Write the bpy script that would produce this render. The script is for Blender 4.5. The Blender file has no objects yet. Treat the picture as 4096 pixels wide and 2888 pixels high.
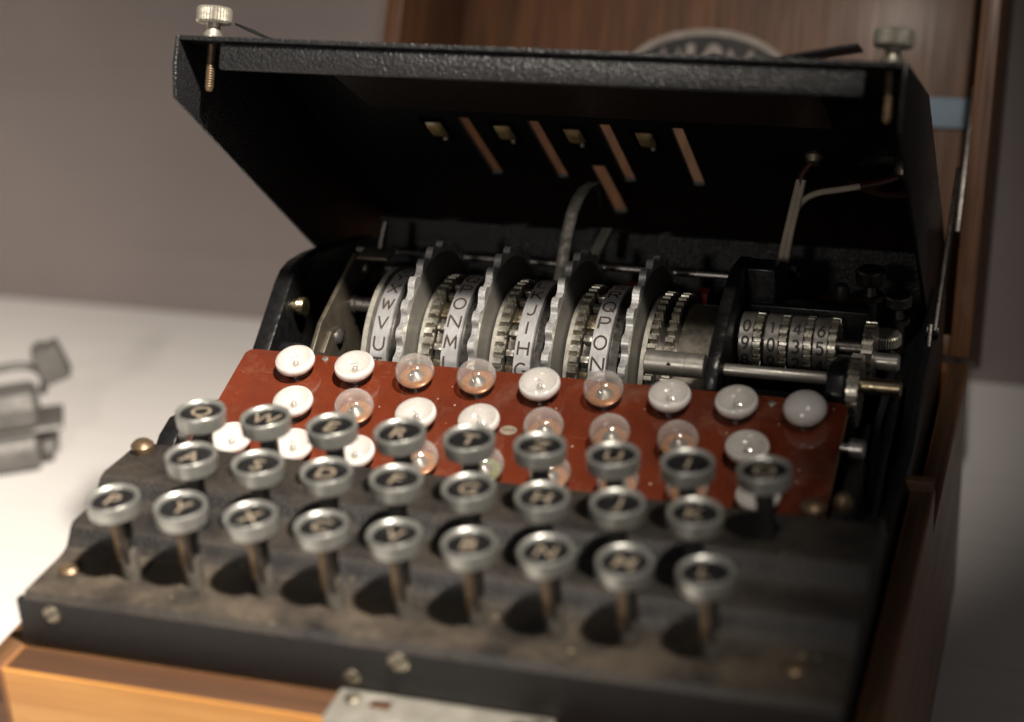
import bpy, bmesh, math, random
from mathutils import Matrix, Vector
random.seed(7)
R_ = math.radians
sc = bpy.context.scene
col = sc.collection

# ------------------------------------------------------------------ camera, light, exposure
cam = bpy.data.cameras.new('camera'); cam_o = bpy.data.objects.new('camera', cam); col.objects.link(cam_o)
cam.sensor_width = 36; cam.lens = 64.6; cam.clip_start = 0.01; cam.clip_end = 20
RX = Vector((.95163, .30227, -.05508)); DN = Vector((.08613, -.43454, -.89653)); FW = Vector((-.29493, .84842, -.43955))
cam_o.matrix_world = Matrix(((RX.x, -DN.x, -FW.x, .16721), (RX.y, -DN.y, -FW.y, -.50104), (RX.z, -DN.z, -FW.z, .26382), (0, 0, 0, 1)))
cam.dof.use_dof = True; cam.dof.focus_distance = 0.612; cam.dof.aperture_fstop = 5.5
sc.camera = cam_o
world = bpy.data.worlds.new('World'); sc.world = world; world.use_nodes = True
bg = world.node_tree.nodes['Background']; bg.inputs[0].default_value = (1, .94, .90, 1); bg.inputs[1].default_value = 0.075

def spot(name, loc, aim, watt, size, blend, rad, colr):
    l = bpy.data.lights.new(name, 'SPOT'); l.energy = watt; l.spot_size = R_(size); l.spot_blend = blend
    l.shadow_soft_size = rad; l.color = colr
    o = bpy.data.objects.new(name, l); col.objects.link(o); o.location = loc
    o.rotation_euler = (Vector(aim) - Vector(loc)).to_track_quat('-Z', 'Y').to_euler()
    return o
spot('case_spotlight', (.24, -.275, .72), (-.39, -.14, -.15), 92, 55, 1.0, .026, (1, .90, .79))
spot('case_spotlight', (.20, -.27, .73), (-.02, .22, -.04), 18, 27, 1.0, .012, (1, .90, .79))
spot('gallery_lamp', (-.10, -1.30, .56), (-.20, -.14, -.10), 20, 36, 1.0, .05, (1, .91, .82))
sc.view_settings.view_transform = 'Standard'; sc.view_settings.look = 'None'
sc.view_settings.exposure = 0.0; sc.view_settings.gamma = 1
sc.cycles.max_bounces = 8; sc.cycles.transparent_max_bounces = 12
sc.cycles.caustics_reflective = False; sc.cycles.caustics_refractive = False
sc.cycles.sample_clamp_indirect = 4.0
sc.cycles.use_denoising = True

# ------------------------------------------------------------------ materials
MATS = {}
def mat(name):
    m = bpy.data.materials.new(name); m.use_nodes = True; MATS[name] = m
    nt = m.node_tree; return m, nt, nt.nodes['Principled BSDF']
def nd(nt, t, **kw):
    n = nt.nodes.new(t)
    for k, v in kw.items():
        if k.startswith('i_'): n.inputs[k[2:].replace('_', ' ')].default_value = v
        else: setattr(n, k, v)
    return n
def lk(nt, a, b): nt.links.new(a, b)
def ramp(nt, src, stops):
    r = nt.nodes.new('ShaderNodeValToRGB'); e = r.color_ramp.elements
    while len(e) < len(stops): e.new(.5)
    for i, (p, c) in enumerate(stops):
        e[i].position = p; e[i].color = (*c, 1) if len(c) == 3 else c
    lk(nt, src, r.inputs[0]); return r
def coords(nt, scale=(1, 1, 1), rot=(0, 0, 0)):
    g = nt.nodes.new('ShaderNodeNewGeometry'); mp = nt.nodes.new('ShaderNodeMapping')
    mp.inputs['Scale'].default_value = scale; mp.inputs['Rotation'].default_value = rot
    lk(nt, g.outputs['Position'], mp.inputs['Vector']); return mp.outputs[0], g
def noise(nt, vec, scale, detail=4, rough=.55):
    n = nd(nt, 'ShaderNodeTexNoise'); n.inputs['Scale'].default_value = scale; n.inputs['Detail'].default_value = detail
    n.inputs['Roughness'].default_value = rough; lk(nt, vec, n.inputs['Vector']); return n.outputs[0]
def bump(nt, h, dist, strength=1.0):
    b = nd(nt, 'ShaderNodeBump'); b.inputs['Distance'].default_value = dist; b.inputs['Strength'].default_value = strength
    lk(nt, h, b.inputs['Height']); return b.outputs[0]
def mixc(nt, f, a, b):
    m = nt.nodes.new('ShaderNodeMix'); m.data_type = 'RGBA'
    if isinstance(f, (int, float)): m.inputs[0].default_value = f
    else: lk(nt, f, m.inputs[0])
    for s, v in ((6, a), (7, b)):
        if isinstance(v, tuple): m.inputs[s].default_value = (*v, 1)
        else: lk(nt, v, m.inputs[s])
    return m.outputs[2]
def maprange(nt, src, a, b, c=0., d=1.):
    m = nt.nodes.new('ShaderNodeMapRange'); m.inputs[1].default_value = a; m.inputs[2].default_value = b
    m.inputs[3].default_value = c; m.inputs[4].default_value = d; lk(nt, src, m.inputs[0]); return m.outputs[0]

def simple(name, c, rough=.5, metal=0., spec=.5, var=.25, vs=300., bdist=0., bscale=900., coat=0.):
    m, nt, b = mat(name); v, g = coords(nt)
    n = noise(nt, v, vs)
    dark = tuple(x * (1 - var) for x in c); lite = tuple(min(1, x * (1 + var)) for x in c)
    lk(nt, ramp(nt, n, [(.3, dark), (.7, lite)]).outputs[0], b.inputs['Base Color'])
    lk(nt, maprange(nt, noise(nt, v, vs * 2.3), .3, .7, max(.03, rough - .08), min(1, rough + .1)), b.inputs['Roughness'])
    b.inputs['Metallic'].default_value = metal; b.inputs['Specular IOR Level'].default_value = spec
    b.inputs['Coat Weight'].default_value = coat; b.inputs['Coat Roughness'].default_value = .08
    if bdist: lk(nt, bump(nt, noise(nt, v, bscale, 2), bdist), b.inputs['Normal'])
    return m
simple('enamel', (.008, .0085, .0095), .33, var=.4, bdist=.00006, bscale=700)
simple('inner_black', (.004, .004, .0045), .6, spec=.25, var=.4, bdist=.00005)
simple('neck_black', (.02, .019, .019), .42, var=.3)
simple('rubber', (.012, .012, .013), .45, var=.3)
simple('nickel', (.52, .50, .45), .36, .75, var=.10, vs=120)
simple('key_ring', (.42, .425, .395), .34, .72, var=.14, vs=200)
simple('knob_metal', (.66, .62, .52), .36, .85, var=.15, vs=350)
simple('plated_brass', (.46, .385, .25), .33, 1., var=.28, vs=350)
simple('gear_metal', (.44, .42, .36), .32, .85, var=.3, vs=420)
simple('steel', (.44, .42, .40), .3, .9, var=.15)
simple('counter_metal', (.30, .285, .26), .33, .8, var=.2, vs=150)
simple('worn_steel', (.15, .138, .12), .45, .5, var=.6, vs=260)
simple('film_brown', (.010, .0065, .005), .35, var=.3)
simple('lens_cream', (.26, .19, .09), .22, var=.25, vs=250, coat=.5)
simple('dark_steel', (.115, .108, .10), .38, 1., var=.3)
simple('bracket_metal', (.12, .104, .078), .45, .6, var=.25, vs=180)
simple('cream_plate', (.42, .405, .355), .48, .45, var=.28, vs=320, bdist=.00004)
simple('red_fibre', (.26, .03, .012), .5, var=.2)
simple('dark_hole', (.006, .006, .006), .6, spec=.2)
simple('letter_cream', (.23, .19, .14), .6, var=.2, vs=400)
simple('letter_dark', (.05, .032, .022), .6, var=.35, vs=900)
simple('digit_black', (.012, .012, .012), .5)
simple('disc_black', (.012, .012, .0125), .22, spec=.55, var=.3, coat=.5)
simple('wire_white', (.52, .45, .36), .5, var=.15, vs=150)
simple('wire_red', (.055, .006, .005), .4, var=.3)
simple('copper', (.58, .29, .14), .34, .35, var=.2, vs=300)
simple('bulb_white', (.86, .83, .78), .3, spec=.5, var=.06, vs=90)
simple('badge_white', (.30, .26, .225), .5, var=.15, vs=120)
simple('badge_black', (.015, .013, .013), .4)
simple('blue_tape', (.13, .20, .27), .42, var=.16, vs=60)
simple('latch_metal', (.47, .45, .39), .45, .6, var=.2, vs=120)
simple('stem_metal', (.20, .14, .085), .42, .7, var=.3, vs=250)
simple('sleeve_felt', (.13, .118, .10), .5, .45, var=.3, vs=200)
simple('clasp_metal', (.17, .165, .155), .5, .4, var=.2, vs=90)
simple('screw_metal', (.30, .27, .21), .38, .9, var=.3, vs=500)
simple('greenish_glass', (.24, .27, .13), .25, var=.2)

def crackle(name, c, h, sc1, dust=0., rough=.4):
    m, nt, b = mat(name); v, g = coords(nt)
    vo = nd(nt, 'ShaderNodeTexVoronoi'); vo.inputs['Scale'].default_value = sc1; lk(nt, v, vo.inputs['Vector'])
    n = noise(nt, v, sc1 * .7, 3)
    add = nd(nt, 'ShaderNodeMath', operation='ADD'); lk(nt, vo.outputs['Distance'], add.inputs[0]); lk(nt, n, add.inputs[1])
    lk(nt, bump(nt, add.outputs[0], h), b.inputs['Normal'])
    base = ramp(nt, n, [(.3, tuple(x * .6 for x in c)), (.75, tuple(x * 1.5 for x in c))]).outputs[0]
    b.inputs['Roughness'].default_value = rough
    if dust:
        sep = nd(nt, 'ShaderNodeSeparateXYZ'); lk(nt, g.outputs['True Normal'], sep.inputs[0])
        sy = nd(nt, 'ShaderNodeSeparateXYZ'); lk(nt, g.outputs['Position'], sy.inputs[0])
        front = maprange(nt, sy.outputs[1], -.101, -.112, .38, 1.)     # the lowest step gathers the most dust
        um = nd(nt, 'ShaderNodeMath', operation='MULTIPLY'); lk(nt, maprange(nt, sep.outputs[2], .55, .98), um.inputs[0]); lk(nt, front, um.inputs[1]); upw = um.outputs[0]
        big = maprange(nt, noise(nt, v, 55, 6, .65), .33, .62); fine = maprange(nt, noise(nt, v, 420, 3), .25, .6, .55, 1)
        mm = nd(nt, 'ShaderNodeMath', operation='MULTIPLY'); lk(nt, upw, mm.inputs[0]); lk(nt, big, mm.inputs[1])
        m2 = nd(nt, 'ShaderNodeMath', operation='MULTIPLY'); lk(nt, mm.outputs[0], m2.inputs[0]); lk(nt, fine, m2.inputs[1])
        m3 = nd(nt, 'ShaderNodeMath', operation='MULTIPLY'); lk(nt, m2.outputs[0], m3.inputs[0]); m3.inputs[1].default_value = dust
        base = mixc(nt, m3.outputs[0], base, (.095, .073, .049))
        vc = nd(nt, 'ShaderNodeTexVoronoi'); vc.inputs['Scale'].default_value = 170; lk(nt, v, vc.inputs['Vector'])
        sp = nd(nt, 'ShaderNodeSeparateColor'); lk(nt, vc.outputs['Color'], sp.inputs[0])
        ltc = nd(nt, 'ShaderNodeMath', operation='LESS_THAN'); lk(nt, vc.outputs['Distance'], ltc.inputs[0]); lk(nt, maprange(nt, sp.outputs[1], .8, 1., 0., .22), ltc.inputs[1])
        cr = nd(nt, 'ShaderNodeMath', operation='MULTIPLY'); lk(nt, ltc.outputs[0], cr.inputs[0]); lk(nt, upw, cr.inputs[1])
        base = mixc(nt, cr.outputs[0], base, (.24, .20, .11))
        lk(nt, maprange(nt, m3.outputs[0], 0, 1, rough, .9), b.inputs['Roughness'])
    lk(nt, base, b.inputs['Base Color'])
    return m
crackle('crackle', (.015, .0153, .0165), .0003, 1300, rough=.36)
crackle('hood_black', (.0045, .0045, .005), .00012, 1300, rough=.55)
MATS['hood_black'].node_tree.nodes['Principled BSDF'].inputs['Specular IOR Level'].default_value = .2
crackle('crackle_dusty', (.0095, .009, .0092), .00016, 1300, dust=.85, rough=.48)
crackle('crackle_worn', (.008, .008, .0085), .00012, 420, rough=.3)

def wood(name, c1, c2, c3, axis, rough=.38, scale=1., coat=.25, lean=0., streak=.5):
    m, nt, b = mat(name)
    s = [90, 90, 90]; s[axis] = 5
    def leaned(sc_):
        r_, _ = coords(nt, (1, 1, 1), (R_(lean), 0, 0)); mp = nd(nt, 'ShaderNodeMapping'); mp.inputs['Scale'].default_value = sc_
        lk(nt, r_, mp.inputs['Vector']); return mp.outputs[0]
    v = leaned(tuple(x * scale for x in s))
    n1 = noise(nt, v, 1.0, 6, .62); n1.node.inputs['Distortion'].default_value = .7
    s2 = [900, 900, 900]; s2[axis] = 22
    v2 = leaned(tuple(x * scale for x in s2)); n2 = noise(nt, v2, 1.0, 3)
    v3, _ = coords(nt); n3 = noise(nt, v3, 16, 3)
    base = ramp(nt, n1, [(.28, c1), (.5, c2), (.72, c3)]).outputs[0]
    base = mixc(nt, maprange(nt, n2, .46, .68, 0, streak), base, tuple(x * .45 for x in c1))
    base = mixc(nt, maprange(nt, n3, .4, .7, 0, .4), base, tuple(x * .6 for x in c2))
    lk(nt, base, b.inputs['Base Color'])
    lk(nt, maprange(nt, n2, .3, .7, rough - .06, rough + .14), b.inputs['Roughness'])
    lk(nt, bump(nt, n2, .00008), b.inputs['Normal']); b.inputs['Coat Weight'].default_value = coat
    b.inputs['Coat Roughness'].default_value = .25
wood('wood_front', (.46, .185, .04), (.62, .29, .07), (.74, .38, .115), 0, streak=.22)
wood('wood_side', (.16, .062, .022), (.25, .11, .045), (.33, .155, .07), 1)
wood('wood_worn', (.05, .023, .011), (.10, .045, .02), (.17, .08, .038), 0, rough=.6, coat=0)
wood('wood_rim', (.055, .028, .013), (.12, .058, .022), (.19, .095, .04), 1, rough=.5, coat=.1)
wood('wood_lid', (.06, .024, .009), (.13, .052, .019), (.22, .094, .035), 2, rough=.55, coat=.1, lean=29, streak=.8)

def panel_mat():
    m, nt, b = mat('red_panel'); v, g = coords(nt)
    n = noise(nt, v, 70, 5); n2 = noise(nt, v, 900, 2)
    base = ramp(nt, n, [(.25, (.122, .025, .0105)), (.75, (.182, .040, .016))]).outputs[0]
    base = mixc(nt, maprange(nt, n2, .3, .7, 0, .35), base, (.13, .015, .006))
    vo = nd(nt, 'ShaderNodeTexVoronoi'); vo.inputs['Scale'].default_value = 330; lk(nt, v, vo.inputs['Vector'])
    sepc = nd(nt, 'ShaderNodeSeparateColor'); lk(nt, vo.outputs['Color'], sepc.inputs[0])
    thr = maprange(nt, sepc.outputs[0], .55, 1., 0., .13)
    lt = nd(nt, 'ShaderNodeMath', operation='LESS_THAN'); lk(nt, vo.outputs['Distance'], lt.inputs[0]); lk(nt, thr, lt.inputs[1])
    haze = maprange(nt, noise(nt, v, 45, 6, .75), .52, .8, 0, .3)
    grime = maprange(nt, noise(nt, v, 26, 5, .7), .45, .75, 0, .6)
    base = mixc(nt, grime, base, (.06, .012, .006))
    base = mixc(nt, haze, base, (.42, .26, .18)); base = mixc(nt, lt.outputs[0], base, (.75, .6, .45))
    vs_, _ = coords(nt, (60, 900, 900), (0, 0, .5)); scr = maprange(nt, noise(nt, vs_, 1, 2), .70, .76, 0, .35)
    base = mixc(nt, scr, base, (.36, .16, .10))
    lk(nt, base, b.inputs['Base Color']); lk(nt, maprange(nt, grime, 0, .6, .24, .5), b.inputs['Roughness'])
    b.inputs['Coat Weight'].default_value = 1.; b.inputs['Coat Roughness'].default_value = .05; b.inputs['Coat IOR'].default_value = 1.75
    lk(nt, bump(nt, noise(nt, v, 500, 2), .00002), b.inputs['Normal'])
panel_mat()
simple('panel_edge', (.42, .29, .15), .5, var=.15, vs=200)

def brushed(name, c, rough, axis_scale, metal=1.):
    m, nt, b = mat(name)
    tc = nd(nt, 'ShaderNodeTexCoord'); mp = nd(nt, 'ShaderNodeMapping'); mp.inputs['Scale'].default_value = axis_scale
    lk(nt, tc.outputs['Object'], mp.inputs['Vector'])
    n = noise(nt, mp.outputs[0], 1, 4); v, g = coords(nt); n2 = noise(nt, v, 130, 4)
    base = ramp(nt, n, [(.3, tuple(x * .82 for x in c)), (.7, c)]).outputs[0]
    base = mixc(nt, maprange(nt, n2, .5, .75, 0, .3), base, tuple(x * .55 for x in c))
    lk(nt, base, b.inputs['Base Color']); b.inputs['Metallic'].default_value = metal
    lk(nt, maprange(nt, n, .3, .7, rough - .06, rough + .12), b.inputs['Roughness'])
    lk(nt, bump(nt, n, .00002), b.inputs['Normal'])
brushed('alu_ring', (.76, .765, .77), .36, (6000, 300, 300), .7)
brushed('alu_wheel', (.78, .78, .765), .32, (900, 900, 900), .65)
brushed('disc_face', (.27, .262, .235), .5, (300, 900, 900), .45)
simple('drum', (.20, .18, .15), .36, .9, var=.18, vs=120)

def glass(name, tint, gloss=.05):
    m, nt, b = mat(name); nt.nodes.remove(b)
    out = nt.nodes['Material Output']
    tr = nd(nt, 'ShaderNodeBsdfTransparent'); tr.inputs[0].default_value = (*tint, 1)
    gl = nd(nt, 'ShaderNodeBsdfGlossy'); gl.inputs['Roughness'].default_value = gloss
    lw = nd(nt, 'ShaderNodeFresnel'); lw.inputs[0].default_value = 1.5
    mr = maprange(nt, lw.outputs[0], 0, 1, .03, 1.)
    mx = nd(nt, 'ShaderNodeMixShader'); lk(nt, mr, mx.inputs[0]); lk(nt, tr.outputs[0], mx.inputs[1]); lk(nt, gl.outputs[0], mx.inputs[2])
    lk(nt, mx.outputs[0], out.inputs[0])
glass('window_celluloid', (.42, .36, .24), .12)
def bulb_glass():
    m, nt, b = mat('bulb_glass'); out = nt.nodes['Material Output']
    tr = nd(nt, 'ShaderNodeBsdfTransparent'); tr.inputs[0].default_value = (.97, .96, .95, 1)
    b.inputs['Base Color'].default_value = (.74, .71, .68, 1); b.inputs['Roughness'].default_value = .06; b.inputs['Specular IOR Level'].default_value = .8
    lw = nd(nt, 'ShaderNodeLayerWeight'); lw.inputs[0].default_value = .45
    v, g = coords(nt); n = noise(nt, v, 160, 4)
    f = maprange(nt, lw.outputs['Facing'], .15, 1., .13, .72)
    ad = nd(nt, 'ShaderNodeMath', operation='MULTIPLY'); lk(nt, f, ad.inputs[0]); lk(nt, maprange(nt, n, .3, .7, .7, 1.2), ad.inputs[1])
    mx = nd(nt, 'ShaderNodeMixShader'); lk(nt, ad.outputs[0], mx.inputs[0]); lk(nt, tr.outputs[0], mx.inputs[1]); lk(nt, b.outputs[0], mx.inputs[2])
    gl = nd(nt, 'ShaderNodeBsdfGlossy'); gl.inputs['Roughness'].default_value = .06
    mx2 = nd(nt, 'ShaderNodeMixShader'); mx2.inputs[0].default_value = .10; lk(nt, mx.outputs[0], mx2.inputs[1]); lk(nt, gl.outputs[0], mx2.inputs[2])
    lk(nt, mx2.outputs[0], out.inputs[0])
bulb_glass()
def frosted(name, c, rough, sub):
    m, nt, b = mat(name); v, g = coords(nt)
    n = noise(nt, v, 130, 4)
    lk(nt, ramp(nt, n, [(.35, tuple(x * .86 for x in c)), (.65, c)]).outputs[0], b.inputs['Base Color']); b.inputs['Roughness'].default_value = rough
    b.inputs['Coat Weight'].default_value = .7; b.inputs['Coat Roughness'].default_value = .03
    b.inputs['Subsurface Weight'].default_value = sub; b.inputs['Subsurface Radius'].default_value = (.004, .0038, .0034)
    b.inputs['Subsurface Scale'].default_value = 1.0
frosted('bulb_frosted', (.80, .78, .74), .14, .4)
frosted('bulb_opal', (.84, .82, .78), .12, .3)
def plain(name, c, rough, vs, var, bd=0):
    m, nt, b = mat(name); v, g = coords(nt, (1, 1, 1)); n = noise(nt, v, vs, 5)
    v2, _ = coords(nt, (4, 120, 120)); n2 = noise(nt, v2, 1, 3)
    base = ramp(nt, n, [(.3, tuple(x * (1 - var) for x in c)), (.7, c)]).outputs[0]
    base = mixc(nt, maprange(nt, n2, .55, .75, 0, .22), base, tuple(x * .6 for x in c))
    lk(nt, base, b.inputs['Base Color']); b.inputs['Roughness'].default_value = rough
plain('floor_paint', (.82, .80, .775), .5, 7, .06)
plain('wall_paint', (.35, .302, .292), .75, 4, .22)

# ------------------------------------------------------------------ mesh helpers
class MB:
    def __init__(s): s.v = []; s.f = []; s.m = []
    def add(s, vs, fs, mi=0, T=None):
        k = len(s.v)
        s.v += [tuple(T @ Vector(p)) if T else tuple(p) for p in vs]
        s.f += [tuple(k + i for i in q) for q in fs]; s.m += [mi] * len(fs); return s
    def box(s, x0, x1, y0, y1, z0, z1, mi=0, T=None, top=None):
        v = [(x, y, z) for z in (z0, z1) for y in (y0, y1) for x in (x0, x1)]
        f = [(0, 2, 3, 1), (4, 5, 7, 6), (0, 1, 5, 4), (2, 6, 7, 3), (0, 4, 6, 2), (1, 3, 7, 5)]
        s.add(v, f, mi, T)
        if top is not None: s.m[-5] = top
        return s
    def prism(s, pts, x0, x1, mi=0, T=None):      # outline in (y,z) extruded along x
        n = len(pts); v = [(x0, *p) for p in pts] + [(x1, *p) for p in pts]
        f = [tuple(range(n - 1, -1, -1)), tuple(range(n, 2 * n))] + [(i, (i + 1) % n, n + (i + 1) % n, n + i) for i in range(n)]
        return s.add(v, f, mi, T)
    def lathe(s, prof, seg=32, axis='z', mi=0, T=None, c=(0, 0, 0)):  # prof: (r,h)
        v = []; f = []
        for r, h in prof:
            for k in range(seg):
                a = 2 * math.pi * k / seg; u, w = r * math.cos(a), r * math.sin(a)
                p = (u, w, h) if axis == 'z' else ((h, u, w) if axis == 'x' else (w, h, u))
                v.append((p[0] + c[0], p[1] + c[1], p[2] + c[2]))
        for i in range(len(prof) - 1):
            for k in range(seg):
                a, b = i * seg + k, i * seg + (k + 1) % seg; f.append((a, b, b + seg, a + seg))
        f.append(tuple(range(seg - 1, -1, -1))); f.append(tuple((len(prof) - 1) * seg + k for k in range(seg)))
        return s.add(v, f, mi, T)
    def cyl(s, r, h0, h1, seg=24, axis='x', mi=0, T=None, c=(0, 0, 0)): return s.lathe([(r, h0), (r, h1)], seg, axis, mi, T, c)
    def outline(s, rf, seg, x0, x1, mi=0, rin=None, c=(0, 0)):  # wheel with radius function, along x
        rr = [rf(2 * math.pi * k / seg) for k in range(seg)]
        ring = lambda x, r_: [(x, c[0] + r_(k) * math.cos(2 * math.pi * k / seg), c[1] + r_(k) * math.sin(2 * math.pi * k / seg)) for k in range(seg)]
        v = ring(x0, lambda k: rr[k]) + ring(x1, lambda k: rr[k])
        f = [(k, (k + 1) % seg, seg + (k + 1) % seg, seg + k) for k in range(seg)]
        if rin is None:
            v += [(x0, *c), (x1, *c)]
            f += [(2 * seg, (k + 1) % seg, k) for k in range(seg)] + [(2 * seg + 1, seg + k, seg + (k + 1) % seg) for k in range(seg)]
        else:
            v += ring(x0, lambda k: rin) + ring(x1, lambda k: rin); q = 2 * seg
            for k in range(seg):
                n = (k + 1) % seg
                f += [(q + k, q + n, n, k), (seg + k, seg + n, q + seg + n, q + seg + k), (q + seg + k, q + seg + n, q + n, q + k)]
        return s.add(v, f, mi)
    def tube(s, pts, r, seg=10, mi=0):
        pts = [Vector(p) for p in pts]; v = []; f = []; prev = None
        rs = r if isinstance(r, (list, tuple)) else [r] * len(pts)
        for i, p in enumerate(pts):
            t = (pts[min(i + 1, len(pts) - 1)] - pts[max(i - 1, 0)]).normalized()
            if prev is None: prev = t.orthogonal().normalized()
            prev = (prev - t * prev.dot(t)).normalized(); b = t.cross(prev)
            for k in range(seg):
                a = 2 * math.pi * k / seg; v.append(p + (prev * math.cos(a) + b * math.sin(a)) * rs[i])
        for i in range(len(pts) - 1):
            for k in range(seg):
                a, b_ = i * seg + k, i * seg + (k + 1) % seg; f.append((a, b_, b_ + seg, a + seg))
        f += [tuple(range(seg - 1, -1, -1)), tuple((len(pts) - 1) * seg + k for k in range(seg))]
        return s.add(v, f, mi)
    def holed(s, us, vs, hole, t0, t1, fn, mi=0):   # plate with rectangular openings
        nu, nv = len(us) - 1, len(vs) - 1
        solid = lambda i, j: 0 <= i < nu and 0 <= j < nv and not hole(i, j)
        idx = {}; k0 = len(s.v)
        def P(i, j, t):
            if (i, j, t) not in idx: idx[(i, j, t)] = len(s.v); s.v.append(tuple(fn(us[i], vs[j], t)))
            return idx[(i, j, t)]
        def q(*a): s.f.append(a); s.m.append(mi)
        for i in range(nu):
            for j in range(nv):
                if not solid(i, j): continue
                q(P(i, j, t1), P(i + 1, j, t1), P(i + 1, j + 1, t1), P(i, j + 1, t1)); q(P(i, j, t0), P(i, j + 1, t0), P(i + 1, j + 1, t0), P(i + 1, j, t0))
                if not solid(i - 1, j): q(P(i, j, t0), P(i, j, t1), P(i, j + 1, t1), P(i, j + 1, t0))
                if not solid(i + 1, j): q(P(i + 1, j, t0), P(i + 1, j + 1, t0), P(i + 1, j + 1, t1), P(i + 1, j, t1))
                if not solid(i, j - 1): q(P(i, j, t0), P(i + 1, j, t0), P(i + 1, j, t1), P(i, j, t1))
                if not solid(i, j + 1): q(P(i, j + 1, t0), P(i, j + 1, t1), P(i + 1, j + 1, t1), P(i + 1, j + 1, t0))
        return s
    def mesh(s, name, mats, bev=0., seg=2, smooth=35, fix=True):
        me = bpy.data.meshes.new(name); me.from_pydata([tuple(p) for p in s.v], [], s.f)
        for m in (mats if isinstance(mats, (list, tuple)) else [mats]): me.materials.append(MATS[m])
        for p, mi in zip(me.polygons, s.m): p.material_index = mi
        if bev or fix:
            bm = bmesh.new(); bm.from_mesh(me)
            if fix: bmesh.ops.recalc_face_normals(bm, faces=bm.faces)
            if bev:
                es = [e for e in bm.edges if len(e.link_faces) == 2 and e.calc_face_angle(0) > R_(40)]
                bmesh.ops.bevel(bm, geom=es, offset=bev, segments=seg, affect='EDGES', profile=.5, clamp_overlap=True)
            bm.to_mesh(me); bm.free()
        if smooth:
            me.polygons.foreach_set('use_smooth', [True] * len(me.polygons)); me.set_sharp_from_angle(angle=R_(smooth))
        return me
    def build(s, name, mats, parent=None, loc=(0, 0, 0), rot=(0, 0, 0), **kw):
        return put(name, s.mesh(name, mats, **kw), parent, loc, rot)
BASE = {}
def put(name, me, parent=None, loc=(0, 0, 0), rot=(0, 0, 0)):
    o = bpy.data.objects.new(name, me); col.objects.link(o); o.location = loc; o.rotation_euler = rot
    if parent is not None:
        o.parent = parent
        if parent.name in BASE: o.matrix_parent_inverse = BASE[parent.name]   # parts of a root keep scene coordinates
    return o
def thing(name, loc, label, cat):
    o = bpy.data.objects.new(name, None); col.objects.link(o); o.location = loc; o.empty_display_size = .02
    o['label'] = label; o['category'] = cat; BASE[o.name] = Matrix.Translation(loc).inverted(); return o
def copy_part(o, parent, loc, rot=None):
    c = o.copy(); col.objects.link(c); c.parent = parent; c.location = loc
    if parent.name in BASE: c.matrix_parent_inverse = BASE[parent.name]
    if rot is not None: c.rotation_euler = rot
    for ch in o.children:
        d = ch.copy(); col.objects.link(d); d.parent = c
    return c
TXT = {}
def text_mesh(ch, size, mname, thick=.00015, bold=0.):
    cu = bpy.data.curves.new('txt', 'FONT'); cu.body = ch; cu.size = size; cu.align_x = 'CENTER'; cu.align_y = 'CENTER'
    cu.extrude = thick; cu.offset = bold; cu.resolution_u = 4
    o = bpy.data.objects.new('txt', cu); col.objects.link(o)
    me = bpy.data.meshes.new_from_object(o.evaluated_get(bpy.context.evaluated_depsgraph_get()))
    bpy.data.objects.remove(o); bpy.data.curves.remove(cu)
    xs = [v.co.x for v in me.vertices]; ys = [v.co.y for v in me.vertices]
    if xs:
        cx, cy = (min(xs) + max(xs)) / 2, (min(ys) + max(ys)) / 2
        for v in me.vertices: v.co.x -= cx; v.co.y -= cy
    me.materials.clear(); me.materials.append(MATS[mname]); return me
def ell(cx, cy, rx, ry, a0, a1, n=14): return [(cx + rx * math.cos(R_(a0 + (a1 - a0) * i / n)), cy + ry * math.sin(R_(a0 + (a1 - a0) * i / n))) for i in range(n + 1)]
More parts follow.
